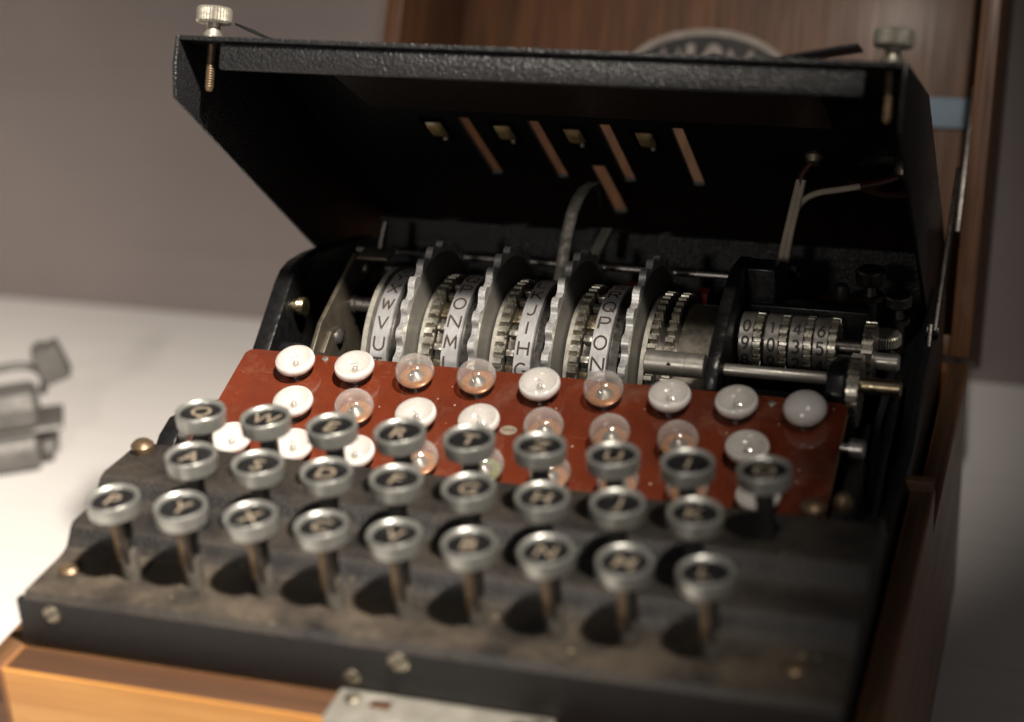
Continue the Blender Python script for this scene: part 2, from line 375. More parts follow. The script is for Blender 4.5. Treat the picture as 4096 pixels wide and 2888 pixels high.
FONT = {'G': [ell(.5, .5, .5, .5, 50, 300) + [(1, .12), (1, .45), (.6, .45)]], 'H': [[(0, 0), (0, 1)], [(1, 0), (1, 1)], [(0, .5), (1, .5)]],
 'F': [[(0, 0), (0, 1), (.9, 1)], [(0, .52), (.7, .52)]], 'I': [[(.5, 0), (.5, 1)]], 'J': [[(.8, 1), (.8, .3)] + ell(.45, .3, .35, .3, 0, -150)], 'K': [[(0, 0), (0, 1)], [(.9, 1), (0, .4)], [(.3, .6), (1, 0)]],
 'L': [[(0, 1), (0, 0), (.8, 0)]], 'M': [[(0, 0), (.08, 1), (.5, .2), (.92, 1), (1, 0)]], 'N': [[(0, 0), (0, 1), (1, 0), (1, 1)]],
 'O': [ell(.5, .5, .5, .5, 0, 360, 24)], 'P': [[(0, 0), (0, 1), (.6, 1)] + ell(.6, .74, .38, .26, 90, -90) + [(0, .48)]],
 'Q': [ell(.5, .5, .5, .5, 0, 360, 24), [(.6, .3), (1, -.05)]], 'R': [[(0, 0), (0, 1), (.6, 1)] + ell(.6, .74, .38, .26, 90, -90) + [(0, .48)], [(.5, .48), (1, 0)]],
 'S': [ell(.5, .75, .42, .25, 30, 270) + ell(.5, .25, .45, .25, 90, -150)], 'T': [[(0, 1), (1, 1)], [(.5, 1), (.5, 0)]],
 'U': [[(0, 1), (0, .4)] + ell(.5, .4, .5, .4, 180, 360) + [(1, 1)]], 'V': [[(0, 1), (.5, 0), (1, 1)]], 'W': [[(0, 1), (.25, 0), (.5, .85), (.75, 0), (1, 1)]],
 'X': [[(0, 0), (1, 1)], [(0, 1), (1, 0)]], 'Y': [[(0, 1), (.5, .5), (1, 1)], [(.5, .5), (.5, 0)]], 'Z': [[(0, 1), (1, 1), (0, 0), (1, 0)]],
 '0': [ell(.5, .5, .42, .5, 0, 360, 24)], '1': [[(.25, .75), (.55, 1), (.55, 0)]], '2': [ell(.5, .72, .42, .28, 160, -30) + [(.05, 0), (.95, 0)]],
 '3': [ell(.45, .75, .4, .25, 150, -90) + ell(.45, .26, .48, .26, 90, -150)], '4': [[(.75, 0), (.75, 1), (0, .3), (1, .3)]],
 '5': [[(.9, 1), (.15, 1), (.1, .55)] + ell(.45, .33, .45, .33, 110, -150)], '6': [[(.75, 1), (.3, .7)] + ell(.5, .3, .42, .3, 150, 510, 20)],
 '8': [ell(.5, .75, .36, .25, 0, 360, 18), ell(.5, .26, .44, .26, 0, 360, 18)], '9': [ell(.5, .7, .42, .3, 0, 360, 20), [(.92, .7), (.7, .2), (.3, 0)]], '7': [[(0, 1), (1, 1), (.4, 0)]]}
def glyph(ch, h, w, sw, r, mname, thick=.00006):
    """engraved-line character wrapped on a cylinder of radius r round the x axis; it stands at angle 0 (front, -y)"""
    mb = MB()
    for st in FONT[ch]:
        pts = []
        for i in range(len(st) - 1):
            n = max(1, int(math.hypot((st[i + 1][0] - st[i][0]) * w, (st[i + 1][1] - st[i][1]) * h) / .0009))
            pts += [(st[i][0] + (st[i + 1][0] - st[i][0]) * k / n, st[i][1] + (st[i + 1][1] - st[i][1]) * k / n) for k in range(n)]
        pts.append(st[-1]); P = [((x - .5) * w, (y - .5) * h) for x, y in pts]
        L = []; 
        for i, (x, y) in enumerate(P):
            a, b = P[max(i - 1, 0)], P[min(i + 1, len(P) - 1)]; dx, dy = b[0] - a[0], b[1] - a[1]; l = math.hypot(dx, dy) or 1
            nx, ny = -dy / l * sw / 2, dx / l * sw / 2; L.append(((x + nx, y + ny), (x - nx, y - ny)))
        def W(p, rr): return (p[0], -rr * math.cos(p[1] / r), rr * math.sin(p[1] / r))
        v = []; f = []
        for a, b in L: v += [W(a, r + thick), W(b, r + thick), W(a, r - .0003), W(b, r - .0003)]
        for i in range(len(L) - 1):
            k = 4 * i; f += [(k, k + 1, k + 5, k + 4), (k + 2, k, k + 4, k + 6), (k + 1, k + 3, k + 7, k + 5)]
        mb.add(v, f)
    return mb.mesh('letter', mname, smooth=0)

# ------------------------------------------------------------------ setting
FLOOR = -.15
o = MB().box(-1.1, .9, -.62, .32, FLOOR - .03, FLOOR).build('floor', 'floor_paint'); o['kind'] = 'structure'
o = MB().box(-1.1, .9, .3205, .345, FLOOR - .03, .75).build('wall', 'wall_paint'); o['kind'] = 'structure'

# ------------------------------------------------------------------ wooden case
case = thing('wooden_case', (.0025, 0, FLOOR), 'varnished brown wooden box with upright lid that holds the cipher machine', 'case')
XL, XR, YF, YB, ZR, ZH, TH = -.122, .127, -.1438, .136, -.033, -.05, .0075
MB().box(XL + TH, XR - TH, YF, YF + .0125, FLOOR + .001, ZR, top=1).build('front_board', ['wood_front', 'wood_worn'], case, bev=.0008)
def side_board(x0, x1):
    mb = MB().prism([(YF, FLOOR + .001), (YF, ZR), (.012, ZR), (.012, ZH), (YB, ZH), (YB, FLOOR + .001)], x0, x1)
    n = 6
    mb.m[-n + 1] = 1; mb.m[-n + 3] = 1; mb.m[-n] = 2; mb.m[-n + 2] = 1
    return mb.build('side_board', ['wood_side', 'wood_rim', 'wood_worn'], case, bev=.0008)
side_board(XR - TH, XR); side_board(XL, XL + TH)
MB().box(XL + TH, XR - TH, YB - TH, YB, FLOOR + .001, ZH).build('rear_board', 'wood_side', case, bev=.0006)
MB().box(XL + TH, XR - TH, YF + .0125, YB - TH, FLOOR + .001, FLOOR + .009).build('bottom_board', 'wood_side', case)
MB().box(XR - TH - .006, XR - .0005, .0085, .0125, ZR - .012, ZR + .0035).build('stop_block', 'wood_rim', case, bev=.0005)
# latch on the front rim
lt = MB(); lt.holed([-.0155, -.0055, .0005, .034, .0395, .045], [YF - .0018, -.1385, -.1343, -.1318],
   lambda i, j: j == 1 and i in (1, 3), ZR + .0003, ZR + .0021, lambda u, v, t: (u, v, t))
lt.box(-.0155, .045, YF - .0018, YF - .0002, -.062, ZR + .0003)
lo = lt.build('latch_plate', 'latch_metal', case, bev=.0003)
for x in (-.0105, .0420): MB().lathe([(.0022, 0), (.0022, .0006), (.0012, .0012)], 16).build('screw', 'screw_metal', lo, (x, -.1363, ZR + .0021))
# lid
LT = Matrix(((1, 0, 0, 0), (0, math.sin(R_(29)), math.cos(R_(29)), YB), (0, math.cos(R_(29)), -math.sin(R_(29)), ZH), (0, 0, 0, 1)))   # (x, up, back)
LH, LD = .205, .078
def lidbox(name, m, x0, x1, u0, u1, w0, w1, parent=None, bev=.0006):
    mb = MB(); mb.box(x0, x1, u0, u1, w0, w1, T=LT); return mb.build(name, m, parent or case, bev=bev)
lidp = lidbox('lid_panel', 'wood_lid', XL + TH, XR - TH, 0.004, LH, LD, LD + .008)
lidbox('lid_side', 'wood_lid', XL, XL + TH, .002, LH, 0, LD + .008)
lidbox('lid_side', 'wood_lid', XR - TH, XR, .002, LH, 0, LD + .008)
lidbox('lid_end', 'wood_lid', XL + TH, XR - TH, .0025, .0105, .004, LD - .0005)
tape = lidbox('blue_strip', 'blue_tape', .052, XR - TH - .0005, .1020, .1146, LD - .0012, LD - .0004, bev=0)
tape['label'] = 'pale blue strip across the lid beside the machine'
# oval badge on the lid panel
bx, bu, ba, bb = .0000, .1185, .0375, .0220
def badge_disc(name, m, a, b, w0, w1, parent, rin=0):
    mb = MB(); n = 64; v = []; 
    for w in (w0, w1): v += [(bx + a * math.cos(2 * math.pi * k / n), bu + b * math.sin(2 * math.pi * k / n), w) for k in range(n)]
    f = [tuple(range(n)), tuple(range(2 * n - 1, n - 1, -1))] + [(k, (k + 1) % n, n + (k + 1) % n, n + k) for k in range(n)]
    mb.add(v, f, 0, LT); return mb.build(name, m, parent)
bd = badge_disc('badge', 'badge_white', ba, bb, LD - .0012, LD - .0003, case)
bd['label'] = 'oval black and white maker badge on the lid'
badge_disc('badge_field', 'badge_black', ba - .0030, bb - .0030, LD - .0016, LD - .0012, bd)
for i, ch in enumerate('ENIGMA'):
    me = text_mesh(ch, .02, 'badge_white', .0002, .0)
    xs = [v.co.x for v in me.vertices]; ys = [v.co.y for v in me.vertices]
    px = bx + (-.0270, -.0165, -.0078, .0015, .0145, .0268)[i] ; wd = (.0080, .0082, .0034, .0100, .0110, .0090)[i]
    hh = (bb - .0066) * math.sqrt(max(.1, 1 - ((abs(px - bx) + wd * .35) / (ba - .004)) ** 2)) * 2
    sx, sy = wd / (max(xs) - min(xs)), hh / (max(ys) - min(ys))
    for v in me.vertices: v.co = LT @ Vector((px + v.co.x * sx, bu + v.co.y * sy, LD - .0018 - v.co.z))
    put('badge_letter', me, bd)
# lid strut: two flat bars with a pivot
st = MB(); st.tube([(.1178, .145, .0225), (.1178, .083, -.0130)], .0009, 6)
def bar(name, p, q, wid, th, m, parent):
    p, q = Vector(p), Vector(q); t = (q - p).normalized(); n = Vector((1, 0, 0)).cross(t).normalized(); mb = MB()
    v = [a + n * s * wid / 2 + Vector((x * th / 2, 0, 0)) for a in (p, q) for s in (-1, 1) for x in (-1, 1)]
    mb.add(v, [(0, 1, 3, 2), (4, 6, 7, 5), (0, 4, 5, 1), (2, 3, 7, 6), (0, 2, 6, 4), (1, 5, 7, 3)]); return mb.build(name, m, parent, bev=.0003)
s1 = bar('strut', (.1186, .1455, .0225), (.1186, .0815, -.0135), .006, .0016, 'dark_steel', case)
s2 = bar('strut', (.1170, .0845, -.011), (.1170, .060, -.050), .006, .0016, 'dark_steel', case)
bar('strut_bracket', (.1192, .196, .036), (.1192, .152, -.006), .012, .0018, 'dark_steel', case)
MB().cyl(.0024, 0, .004, 16).build('pivot', 'dark_steel', s1, (.1158, .083, -.0125))

# ------------------------------------------------------------------ cipher machine
mach = thing('cipher_machine', (0, 0, FLOOR + .01), 'black rotor cipher machine with open hood, round letter keys and rotors, inside the wooden box', 'cipher machine')
def part(mb, name, m, **kw): return mb.build(name, m, mach, **kw)
# stepped keyboard plate
prof = [(-.1305, -.0145), (-.1135, -.0150), (-.1100, -.0149), (-.1075, -.0141), (-.1055, -.0120), (-.1038, -.0098), (-.1018, -.0088), (-.0945, -.0092),
        (-.0900, -.0090), (-.0878, -.0079), (-.0858, -.0056), (-.0840, -.0040), (-.0815, -.0034), (-.0700, -.0044), (-.0600, -.0050), (-.0585, -.0062), (-.0585, -.030), (-.1325, -.030), (-.1325, -.0163)]
part(MB().prism(prof, -.111, .1185), 'keyboard_plate', 'crackle_dusty', smooth=30)
MB().box(-.114, .1187, -.1317, -.1290, -.0600, -.0172).build('front_plate', 'crackle', mach, bev=.0004)
for x, y, z, r in ((-.1025, -.1318, -.0203, .0032), (.0021, -.1318, -.0195, .0034), (-.0118, -.1318, -.0265, .0026), (.1075, -.1318, -.0270, .003)):
    s = part(MB().lathe([(r, 0), (r, .0004), (r * .75, .0011)], 18, 'y'), 'screw', 'screw_metal'); s.location = (x, y, z); s.rotation_euler = (0, 0, math.pi)
    b = MB().box(-r * .8, r * .8, .0006, .00125, -.0003, .0003).build('slot', 'dark_hole', s, rot=(0, .6, 0))
for x, y in ((.1045, -.1185), (-.104, -.118)):
    s = part(MB().lathe([(.0032, 0), (.0032, .0004), (.0022, .0012)], 18), 'screw', 'stem_metal'); s.location = (x, y, -.0147)
for x, y, z in ((.0992, -.0565, -.0058), (-.1065, -.0655, -.0047)):
    s = part(MB().lathe([(.0034, 0), (.0036, .0008), (.0036, .0024), (.0024, .0036), (.0008, .0040)], 20), 'domed_screw', 'stem_metal'); s.location = (x, y, z)
# keys
ring_me = MB().lathe([(.0050, -.0050), (.0070, -.0050), (.0073, -.0047), (.0075, -.0014), (.0075, -.0008), (.0074, -.0002), (.0072, 0), (.0068, -.0001), (.0063, -.0007), (.0061, -.0012), (.0050, -.0012)], 40).mesh('key', 'key_ring', smooth=40)
disc_me = MB().lathe([(.0061, -.0016), (.0061, -.00105)], 32).mesh('letter_disc', 'disc_black')
def stem_mesh(zb):
    mb = MB().box(-.0013, .0021, -.0024, .0024, zb + .006, -.0050); mb.box(.0006, .0027, -.0026, .0026, zb + .0055, -.0045, mi=1); return mb.mesh('stem', ['stem_metal', 'neck_black'], bev=.0003)  # black right half is the bar's unlit face, shade put into its colour
def sleeve_mesh(zb): return MB().lathe([(.0027, zb - .001), (.0026, zb + .0085), (.0021, zb + .0095)], 20).mesh('sleeve', 'sleeve_felt')
neck_me = MB().lathe([(.0024, -.016), (.0024, -.0090), (.0026, -.0050)], 16).mesh('stem', 'neck_black')
ROWS = (('QWERTZUIO', -.07927, -.07466, .01773, -.0040), ('ASDFGHJK', -.07271, -.09507, .01442, -.0092), ('PYXCVBNML', -.08619, -.11717, .01131, -.0149))
for letters, x0, y0, z0, zb in ROWS:
    sm = stem_mesh(zb - z0); sl = sleeve_mesh(zb - z0)
    nk = MB().box(-.0022, .0022, -.0019, .0019, zb - z0 - .002, -.0050).mesh('stem', 'neck_black', bev=.0004)
    for i, ch in enumerate(letters):
        k = put('key', ring_me, mach, (x0 + .021 * i, y0, z0 + random.uniform(-.0004, .0004)), (random.uniform(-.035, .035), random.uniform(-.035, .035), random.uniform(-.08, .08)))
        put('letter_disc', disc_me, k)
        lm = text_mesh(ch, .0082, 'letter_cream', .00006, .00004)
        put('letter', lm, k, (0, 0, -.00098))
        if zb < -.012: put('stem', sm, k); put('sleeve', sl, k, (.0012, 0, 0))
        else: put('stem', nk, k)
# lamp panel and lamps
SL = math.atan(.27857)
PT = Matrix.Rotation(SL, 4, 'X')
def pan(x, y): return (x, y, y * .27857)
pm = MB(); hw = .1009; L = .058 / math.cos(SL); rc = .003
pts = [(-hw, -L), (hw, -L)] + [(hw - rc + rc * math.cos(a), -rc + rc * math.sin(a)) for a in (0, .4, .8, 1.2, 1.57)] + [(-hw + rc - rc * math.sin(a), -rc + rc * math.cos(a)) for a in (0, .4, .8, 1.2, 1.57)]
n = len(pts); pm.add([(x, y, 0) for x, y in pts] + [(x, y, -.0028) for x, y in pts], [tuple(range(n)), tuple(range(2 * n - 1, n - 1, -1))], 0)
pm.add([(x, y, 0) for x, y in pts] + [(x, y, -.0028) for x, y in pts], [(n + i, n + (i + 1) % n, (i + 1) % n, i) for i in range(n)], 1)
pn = put('lamp_panel', pm.mesh('lamp_panel', ['red_panel', 'panel_edge'], fix=False), mach, (0, 0, 0), (SL, 0, 0))
pn['label'] = 'glossy red panel carrying the small bulbs'
for x, y in ((-.0718, -.0018), (.0776, -.0031)):
    put('eyelet', MB().lathe([(.0011, 0), (.0011, .0004), (.0005, .0006)], 14).mesh('eyelet', 'knob_metal'), mach, pan(x, y), (SL, 0, 0))
ov = MB(); nn = 28
ov.add([(.0028 * math.cos(2 * math.pi * k / nn), .0021 * math.sin(2 * math.pi * k / nn), h) for h in (0, .00025) for k in range(nn)], [tuple(range(nn, 2 * nn))] + [(k, (k + 1) % nn, nn + (k + 1) % nn, nn + k) for k in range(nn)])
ovo = put('oval_label', ov.mesh('oval_label', 'letter_cream'), mach, pan(-.0007, -.0254), (SL, 0, 0))
put('scrawl', MB().tube([(-.0018 + .0036 * k / 16, .0004 * math.sin(k * 1.9) + .0003 * math.sin(k), .0003) for k in range(17)], .00010, 5).mesh('scrawl', 'letter_dark'), ovo)
def ovoid(r, k, cz, lo=-1., hi=1., n=14):
    return [(max(1e-5, r * math.sqrt(max(0, 1 - t * t))), cz + r * k * t) for t in (math.sin(math.pi / 2 * (lo + (hi - lo) * i / n)) for i in range(n + 1))]
def lamp(kind):
    k = {'white': .58, 'frost': .68, 'clear': .82, 'green': .82}[kind]; r = .0067 if kind != 'clear' else .0064; cz = .0046 if kind in ('white', 'frost') else .0052
    b = bpy.data.objects.new('bulb', MB().lathe([(.0036, -.0015), (.0044, -.0008), (.0044, .0010), (.0036, .0016)], 20).mesh('bulb', 'dark_steel')); col.objects.link(b); b.rotation_mode = 'ZYX'
    def sub(name, me, loc=(0, 0, 0), rot=(0, 0, 0)):
        o = bpy.data.objects.new(name, me); col.objects.link(o); o.parent = b; o.location = loc; o.rotation_euler = rot
    if kind == 'frost':
        sub('glass_bulb', MB().lathe(ovoid(r, k, cz), 36).mesh('glass_bulb', 'bulb_frosted', smooth=180)); return b
    if kind == 'white':   # white enamelled lower half with a clear dome over it
        zr = cz + .0009; lo = [p for p in ovoid(r, k, cz, -1, .26, 12)]
        pr = lo + [(lo[-1][0] - .0004, lo[-1][1] + .0001), (.0046, zr - .0012), (.0030, zr - .0021), (.0014, zr - .0024), (1e-5, zr - .0024)]
        sub('reflector', MB().lathe(pr, 36).mesh('reflector', 'bulb_opal', smooth=60))
        dm = MB().lathe([(p[0] * .985, p[1]) for p in ovoid(r, k, cz, .24, 1, 8)], 36); dm.f = dm.f[:-2]; dm.m = dm.m[:-2]
        sub('glass_bulb', dm.mesh('glass_bulb', 'bulb_glass', smooth=180, fix=False))
        sub('lamp_mount', MB().lathe([(.0013, zr - .0024), (.0009, zr - .0016), (.0003, zr - .0010)], 14).mesh('lamp_mount', 'nickel', smooth=50))
        sub('filament', MB().tube([(-.0005, .0002, zr - .0014), (-.0013, 0, zr + .0004), (.0011, .0006, zr + .0006)], .00008, 5).mesh('filament', 'dark_steel')); return b
    sub('glass_bulb', MB().lathe(ovoid(r, k, cz), 36).mesh('glass_bulb', 'bulb_glass', smooth=180))
    sub('lamp_base', MB().lathe([(.0030, .0008), (.0048, .0018), (.0054, .0027), (.0050, .0031), (.0028, .0030)], 24).mesh('lamp_base', 'copper' if kind == 'clear' else 'greenish_glass', smooth=50))
    sub('lamp_mount', MB().lathe([(.0029, .0029), (.0024, .0034), (.0011, .0046), (.0003, .0050)], 16).mesh('lamp_mount', 'nickel', smooth=50))
    fm = MB()
    for s in (-1, 1): fm.tube([(s * .0007, 0, cz - .0020), (s * .0012, 0, cz + .0016)], .00012, 5)
    fm.tube([(-.0012, 0, cz + .0016), (0, .0003, cz + .0020), (.0012, 0, cz + .0016)], .0001, 5)
    sub('filament', fm.mesh('filament', 'dark_steel')); return b
proto = {k: lamp(k) for k in ('white', 'frost', 'clear', 'green')}
KINDS = ('wwccwcwwf', 'wcwwcccw', 'wwwcgcccw'); used = set()
for (x0, y0), ks in zip(((-.0789, -.0084), (-.0722, -.0268), (-.08615, -.0452)), KINDS):
    for i, c in enumerate(ks):
        kd = {'w': 'white', 'f': 'frost', 'c': 'clear', 'g': 'green'}[c]; loc = pan(x0 + .021 * i, y0)
        rot = (SL + random.uniform(-.03, .03), random.uniform(-.03, .03), random.uniform(0, 6.3))
        if kd in used: copy_part(proto[kd], mach, loc, rot)
        else:
            used.add(kd); p = proto[kd]; p.parent = mach; p.matrix_parent_inverse = BASE[mach.name]; p.location = loc; p.rotation_euler = rot

# chassis: side walls, rear wall, deck
lw = [(-.0585, -.0600), (-.0585, -.0110), (-.052, -.0062), (-.0440, -.0040), (-.036, -.0060), (.006, -.020), (.0165, -.0095), (.0275, -.0022), (.0400, .0065), (.0455, .0090), (.0525, .0096), (.0650, .0078), (.0800, .0040), (.115, -.0060), (.128, -.0125), (.128, -.0600)]
part(MB().prism(lw, -.1085, -.1020), 'side_wall', 'crackle_worn', bev=.0006)
rw = [(-.0585, -.0600), (-.0585, -.0080), (-.050, -.0085), (-.030, -.028), (.030, -.030), (.050, -.016), (.128, -.016), (.128, -.0600)]
part(MB().prism(rw, .1130, .1180), 'side_wall', 'enamel', bev=.0005)
part(MB().box(-.1015, .1125, .1235, .1280, -.0600, -.0012), 'rear_wall', 'crackle', bev=.0008)
part(MB().box(-.1015, .1125, -.0580, .1230, -.0660, -.0620), 'floor_plate', 'inner_black')
part(MB().box(.0620, .1125, .0560, .1230, -.0230, -.0205), 'rear_deck', 'enamel', bev=.0004)
part(MB().box(-.1015, .062, .0985, .1015, -.0600, -.0205), 'contact_board', 'inner_black')
# left inner: black casting, bracket plate, pins
part(MB().prism([(.004, -.06), (.010, -.018), (.022, -.0075), (.030, -.012), (.030, -.06)], -.1000, -.0905), 'casting_rib', 'enamel', bev=.0015)
br = MB().prism([(.0120, -.0550), (.0125, -.0068), (.0225, .0005), (.0555, .0112), (.0580, .0118), (.0830, .0008), (.0830, -.0550)], -.0850, -.0834)
bo = part(br, 'bracket_plate', 'bracket_metal', bev=.0003)
MB().box(-.0834, -.0828, .0500, .0650, -.0120, .0005).build('opening', 'dark_hole', bo)
MB().box(-.0834, -.0715, .0570, .0660, .0098, .0110).build('flange', 'bracket_metal', bo, bev=.0003)
MB().prism([(.0170, -.055), (.0180, -.0085), (.0260, -.0040), (.0330, -.0052), (.0375, -.012), (.0385, -.055)], -.0834, -.0815).build('bearing_plate', 'bracket_metal', bo, bev=.0004)
s = part(MB().lathe([(.0030, 0), (.0030, .0005), (.0022, .0014), (.0006, .0018)], 22, 'x'), 'screw', 'steel'); s.location = (-.0815, .0310, -.0085)
MB().box(.0011, .0019, -.0026, .0026, -.00025, .00025).build('slot', 'dark_hole', s, rot=(.5, 0, 0))
s = part(MB().lathe([(.0016, 0), (.0016, .0004), (.0008, .0009)], 14, 'x'), 'rivet', 'knob_metal'); s.location = (-.0834, .0640, .0035)
part(MB().lathe([(.0033, -.0834), (.0033, -.0820), (.0027, -.0818), (.0027, -.0735), (.0021, -.0728)], 20, 'x', c=(.0, .0505, -.0045)), 'pin', 'steel')
part(MB().lathe([(.0024, -.1030), (.0024, -.1002), (.0033, -.1000), (.0031, -.0996), (.0033, -.0992), (.0031, -.0988), (.0033, -.0984), (.0031, -.0980), (.0033, -.0976), (.0026, -.0974)], 20, 'x', c=(0, .0410, -.0027)), 'threaded_screw', 'plated_brass')
for y, z, r in ((-.0486, -.0075, .0026), (-.0330, -.0140, .0022)):
    part(MB().lathe([(r, -.1022), (r, -.1000), (r * .6, -.0990)], 18, 'x', c=(0, y, z)), 'stud', 'steel')
part(MB().tube([(-.0895, .092, -.006), (-.0890, .094, .001), (-.0875, .0965, .0085)], [.0018, .0018, .0014], 12), 'catch_pin', 'dark_steel')
# rear rod and red contact blocks
part(MB().cyl(.0012, -.0995, .0620, 16, c=(0, .095, -.0031)), 'rear_rod', 'steel')
part(MB().cyl(.0021, -.0960, -.0700, 16, c=(0, .0955, -.0105)), 'lock_rod', 'dark_steel')
for i in range(4):
    x = -.0435 + .0262 * i
    part(MB().box(x - .002, x + .0022, .0900, .0960, -.0135, -.0085), 'contact_block', 'red_fibre', bev=.0003)

# ---- rotors
YA, ZA, RT = .0513, -.0239, .0425
tooth = lambda ro, ri, n, duty=.5: (lambda a: ro if ((a * n / (2 * math.pi)) % 1) < duty else ri)
def scal(a):
    c = math.cos(a * 26); return RT - .0026 * (.5 - .5 * math.copysign(abs(c) ** .65, c))
wheel_me = MB().outline(scal, 416, .0100, .0124, mi=0).mesh('thumbwheel', 'alu_wheel', smooth=32)
face_me = MB().lathe([(.0388, .0121), (.0388, .01245), (.0360, .0127), (.0150, .0134)], 72, 'x').mesh('wheel_face', 'disc_face')
gear_me = MB().outline(tooth(.0307, .0284, 52, .52), 416, -.0102, -.0074).mesh('gear', 'gear_metal', smooth=25)
flange_me = MB().lathe([(.0150, -.0127), (.0278, -.0127), (.0284, -.0123), (.0284, -.0100), (.0150, -.0100)], 72, 'x').mesh('flange', 'cream_plate')
hub_me = MB().lathe([(.0120, -.0100), (.0255, -.0068), (.0262, -.0068), (.0262, -.0034), (.0270, .0033), (.0292, .0033), (.0292, .0062), (.0280, .0070), (.0280, .0100), (.0120, .0100)], 72, 'x').mesh('rotor', 'dark_steel')
ring_r = MB().lathe([(.0270, -.0031), (.0308, -.0031), (.0310, -.0029), (.0310, .0028), (.0308, .0030), (.0270, .0030)], 104, 'x').mesh('letter_ring', 'alu_ring', smooth=30)
stud_me = MB().lathe([(.0014, 0), (.0014, .0004), (.0009, .0010), (.0003, .0012)], 12, 'x').mesh('contact_stud', 'nickel')
blk_me = MB().box(-.0067, -.0036, -.0278, -.0250, -.0030, .0030).mesh('brass_block', 'plated_brass', bev=.0003)
blk2 = MB().box(-.0067, -.0036, -.0285, -.0262, -.0012, .0012).mesh('brass_block', 'gear_metal', bev=.0003)
ABC = 'ABCDEFGHIJKLMNOPQRSTUVWXYZ'; DP = 2 * math.pi / 26
GL = {}
for xi, (xl, ch0, t0) in enumerate(((-.0640, 'U', .587), (-.0381, 'M', .674), (-.0121, 'H', .6716), (.0141, 'N', .569))):
    r = put('rotor', hub_me, mach, (xl, YA, ZA))
    put('letter_ring', ring_r, r)
    put('thumbwheel', wheel_me, r, rot=(.07 + .05 * xi, 0, 0)); put('wheel_face', face_me, r)
    if xi: put('gear', gear_me, r, rot=(.03 * xi, 0, 0)); put('flange', flange_me, r)
    else: put('flange', MB().lathe([(.015, -.0060), (.0318, -.0060), (.0318, -.0042), (.015, -.0040)], 72, 'x').mesh('flange', 'cream_plate'), r)
    i0 = ABC.index(ch0)
    for k in range(-2, 6):
        ch = ABC[(i0 + k) % 26]
        if ch not in FONT: continue
        if ch not in GL: GL[ch] = glyph(ch, .0047, .0003 if ch == 'I' else .0036 if ch not in 'MWOQGN' else .0041, .00070, .0310, 'letter_dark')
        put('letter', GL[ch], r, rot=(-(t0 + k * DP), 0, 0))
    for k in range(9):
        t = t0 - .35 + k * DP * 1.0
        put('contact_stud', stud_me, r, (.0062, -.0252 * math.cos(t) * 1.09, .0252 * math.sin(t) * 1.09))
    if xi:
        for k in range(8): put('brass_block', blk_me if k % 3 == 1 else blk2, r, rot=(-(.1 + k * .26), 0, 0))
# entry drum to the right of the last rotor
eg = put('entry_drum', MB().lathe([(.012, .0395), (.0268, .0395), (.0268, .0515), (.012, .0515)], 72, 'x').mesh('entry_drum', 'drum'), mach, (0, YA, ZA))
for x in (.0300, .0356): put('gear', MB().outline(tooth(.0303, .0280, 52, .5), 416, x, x + .0026).mesh('gear', 'gear_metal', smooth=25), eg, rot=(.02 + x * 3, 0, 0))
put('flange', MB().lathe([(.012, .0275), (.0284, .0275), (.0290, .0279), (.0290, .0295), (.012, .0297)], 72, 'x').mesh('flange', 'cream_plate'), eg)
put('hub', MB().cyl(.0250, .0297, .0395, 48).mesh('hub', 'dark_steel'), eg)
put('stop_rim', MB().lathe([(.012, .0515), (.0310, .0515), (.0310, .0535), (.012, .0535)], 40, 'x').mesh('stop_rim', 'bracket_metal'), eg)
put('stop_lug', MB().prism([(-.0250, .0165), (-.0285, .0200), (-.0180, .0300), (-.0145, .0270)], .0516, .0545).mesh('stop_lug', 'bracket_metal', bev=.0003), eg)
part(MB().cyl(.006, -.078, .06, 20, c=(0, YA, ZA)), 'rotor_axle', 'steel')
# drive shaft, rod, brackets
sh = part(MB().lathe([(.0030, .0340), (.0040, .0345), (.0040, .0475), (.00385, .0476), (.0040, .0477), (.0040, .0535)], 28, 'x', c=(0, .0120, .0022)), 'drive_sleeve', 'nickel')
MB().lathe([(.0007, 0), (.0007, .0004)], 12, 'y').build('pin_hole', 'dark_hole', sh, (.0425, .0082, .0036), (0, 0, 0))
part(MB().lathe([(.0012, .0590), (.0016, .0596), (.00195, .0600), (.00195, .0920), (.0016, .0925)], 20, 'x', c=(0, .0120, .0019)), 'counter_rod', 'nickel')
arm = [(.0030, -.045), (.0030, -.001), (.0075, .0062), (.0130, .0085), (.0170, .0110), (.0300, .0180), (.0450, .0225), (.0620, .0195), (.0850, .0085), (.0960, .0010), (.0990, -.0060), (.0970, -.045)]
part(MB().prism(arm, .0548, .0592), 'counter_bracket', 'crackle_worn', bev=.0008)
part(MB().prism([(.050, -.020), (.050, .0205), (.0620, .0190), (.0850, .0080), (.0975, -.0020), (.0975, -.020)], .0592, .0690), 'terminal_post', 'enamel', bev=.0008)
for y, z in ((.0800, .0085), (.0880, .0030)):
    s = part(MB().lathe([(.0018, 0), (.0030, .0002), (.0030, .0014), (.0024, .0022)], 18, 'x'), 'screw', 'dark_steel'); s.location = (.0690, y, z)
part(MB().prism([(.0040, -.045), (.0040, .0005), (.0085, .0055), (.0150, .0062), (.0300, .0020), (.0330, -.010), (.0330, -.045)], .0925, .0985), 'counter_bracket', 'enamel', bev=.001)
part(MB().box(.0592, .1000, .0480, .0540, -.0100, .0085), 'counter_hood', 'enamel', bev=.0008)
part(MB().box(.0592, .0925, .0180, .0480, -.0250, -.0160), 'counter_base', 'inner_black')
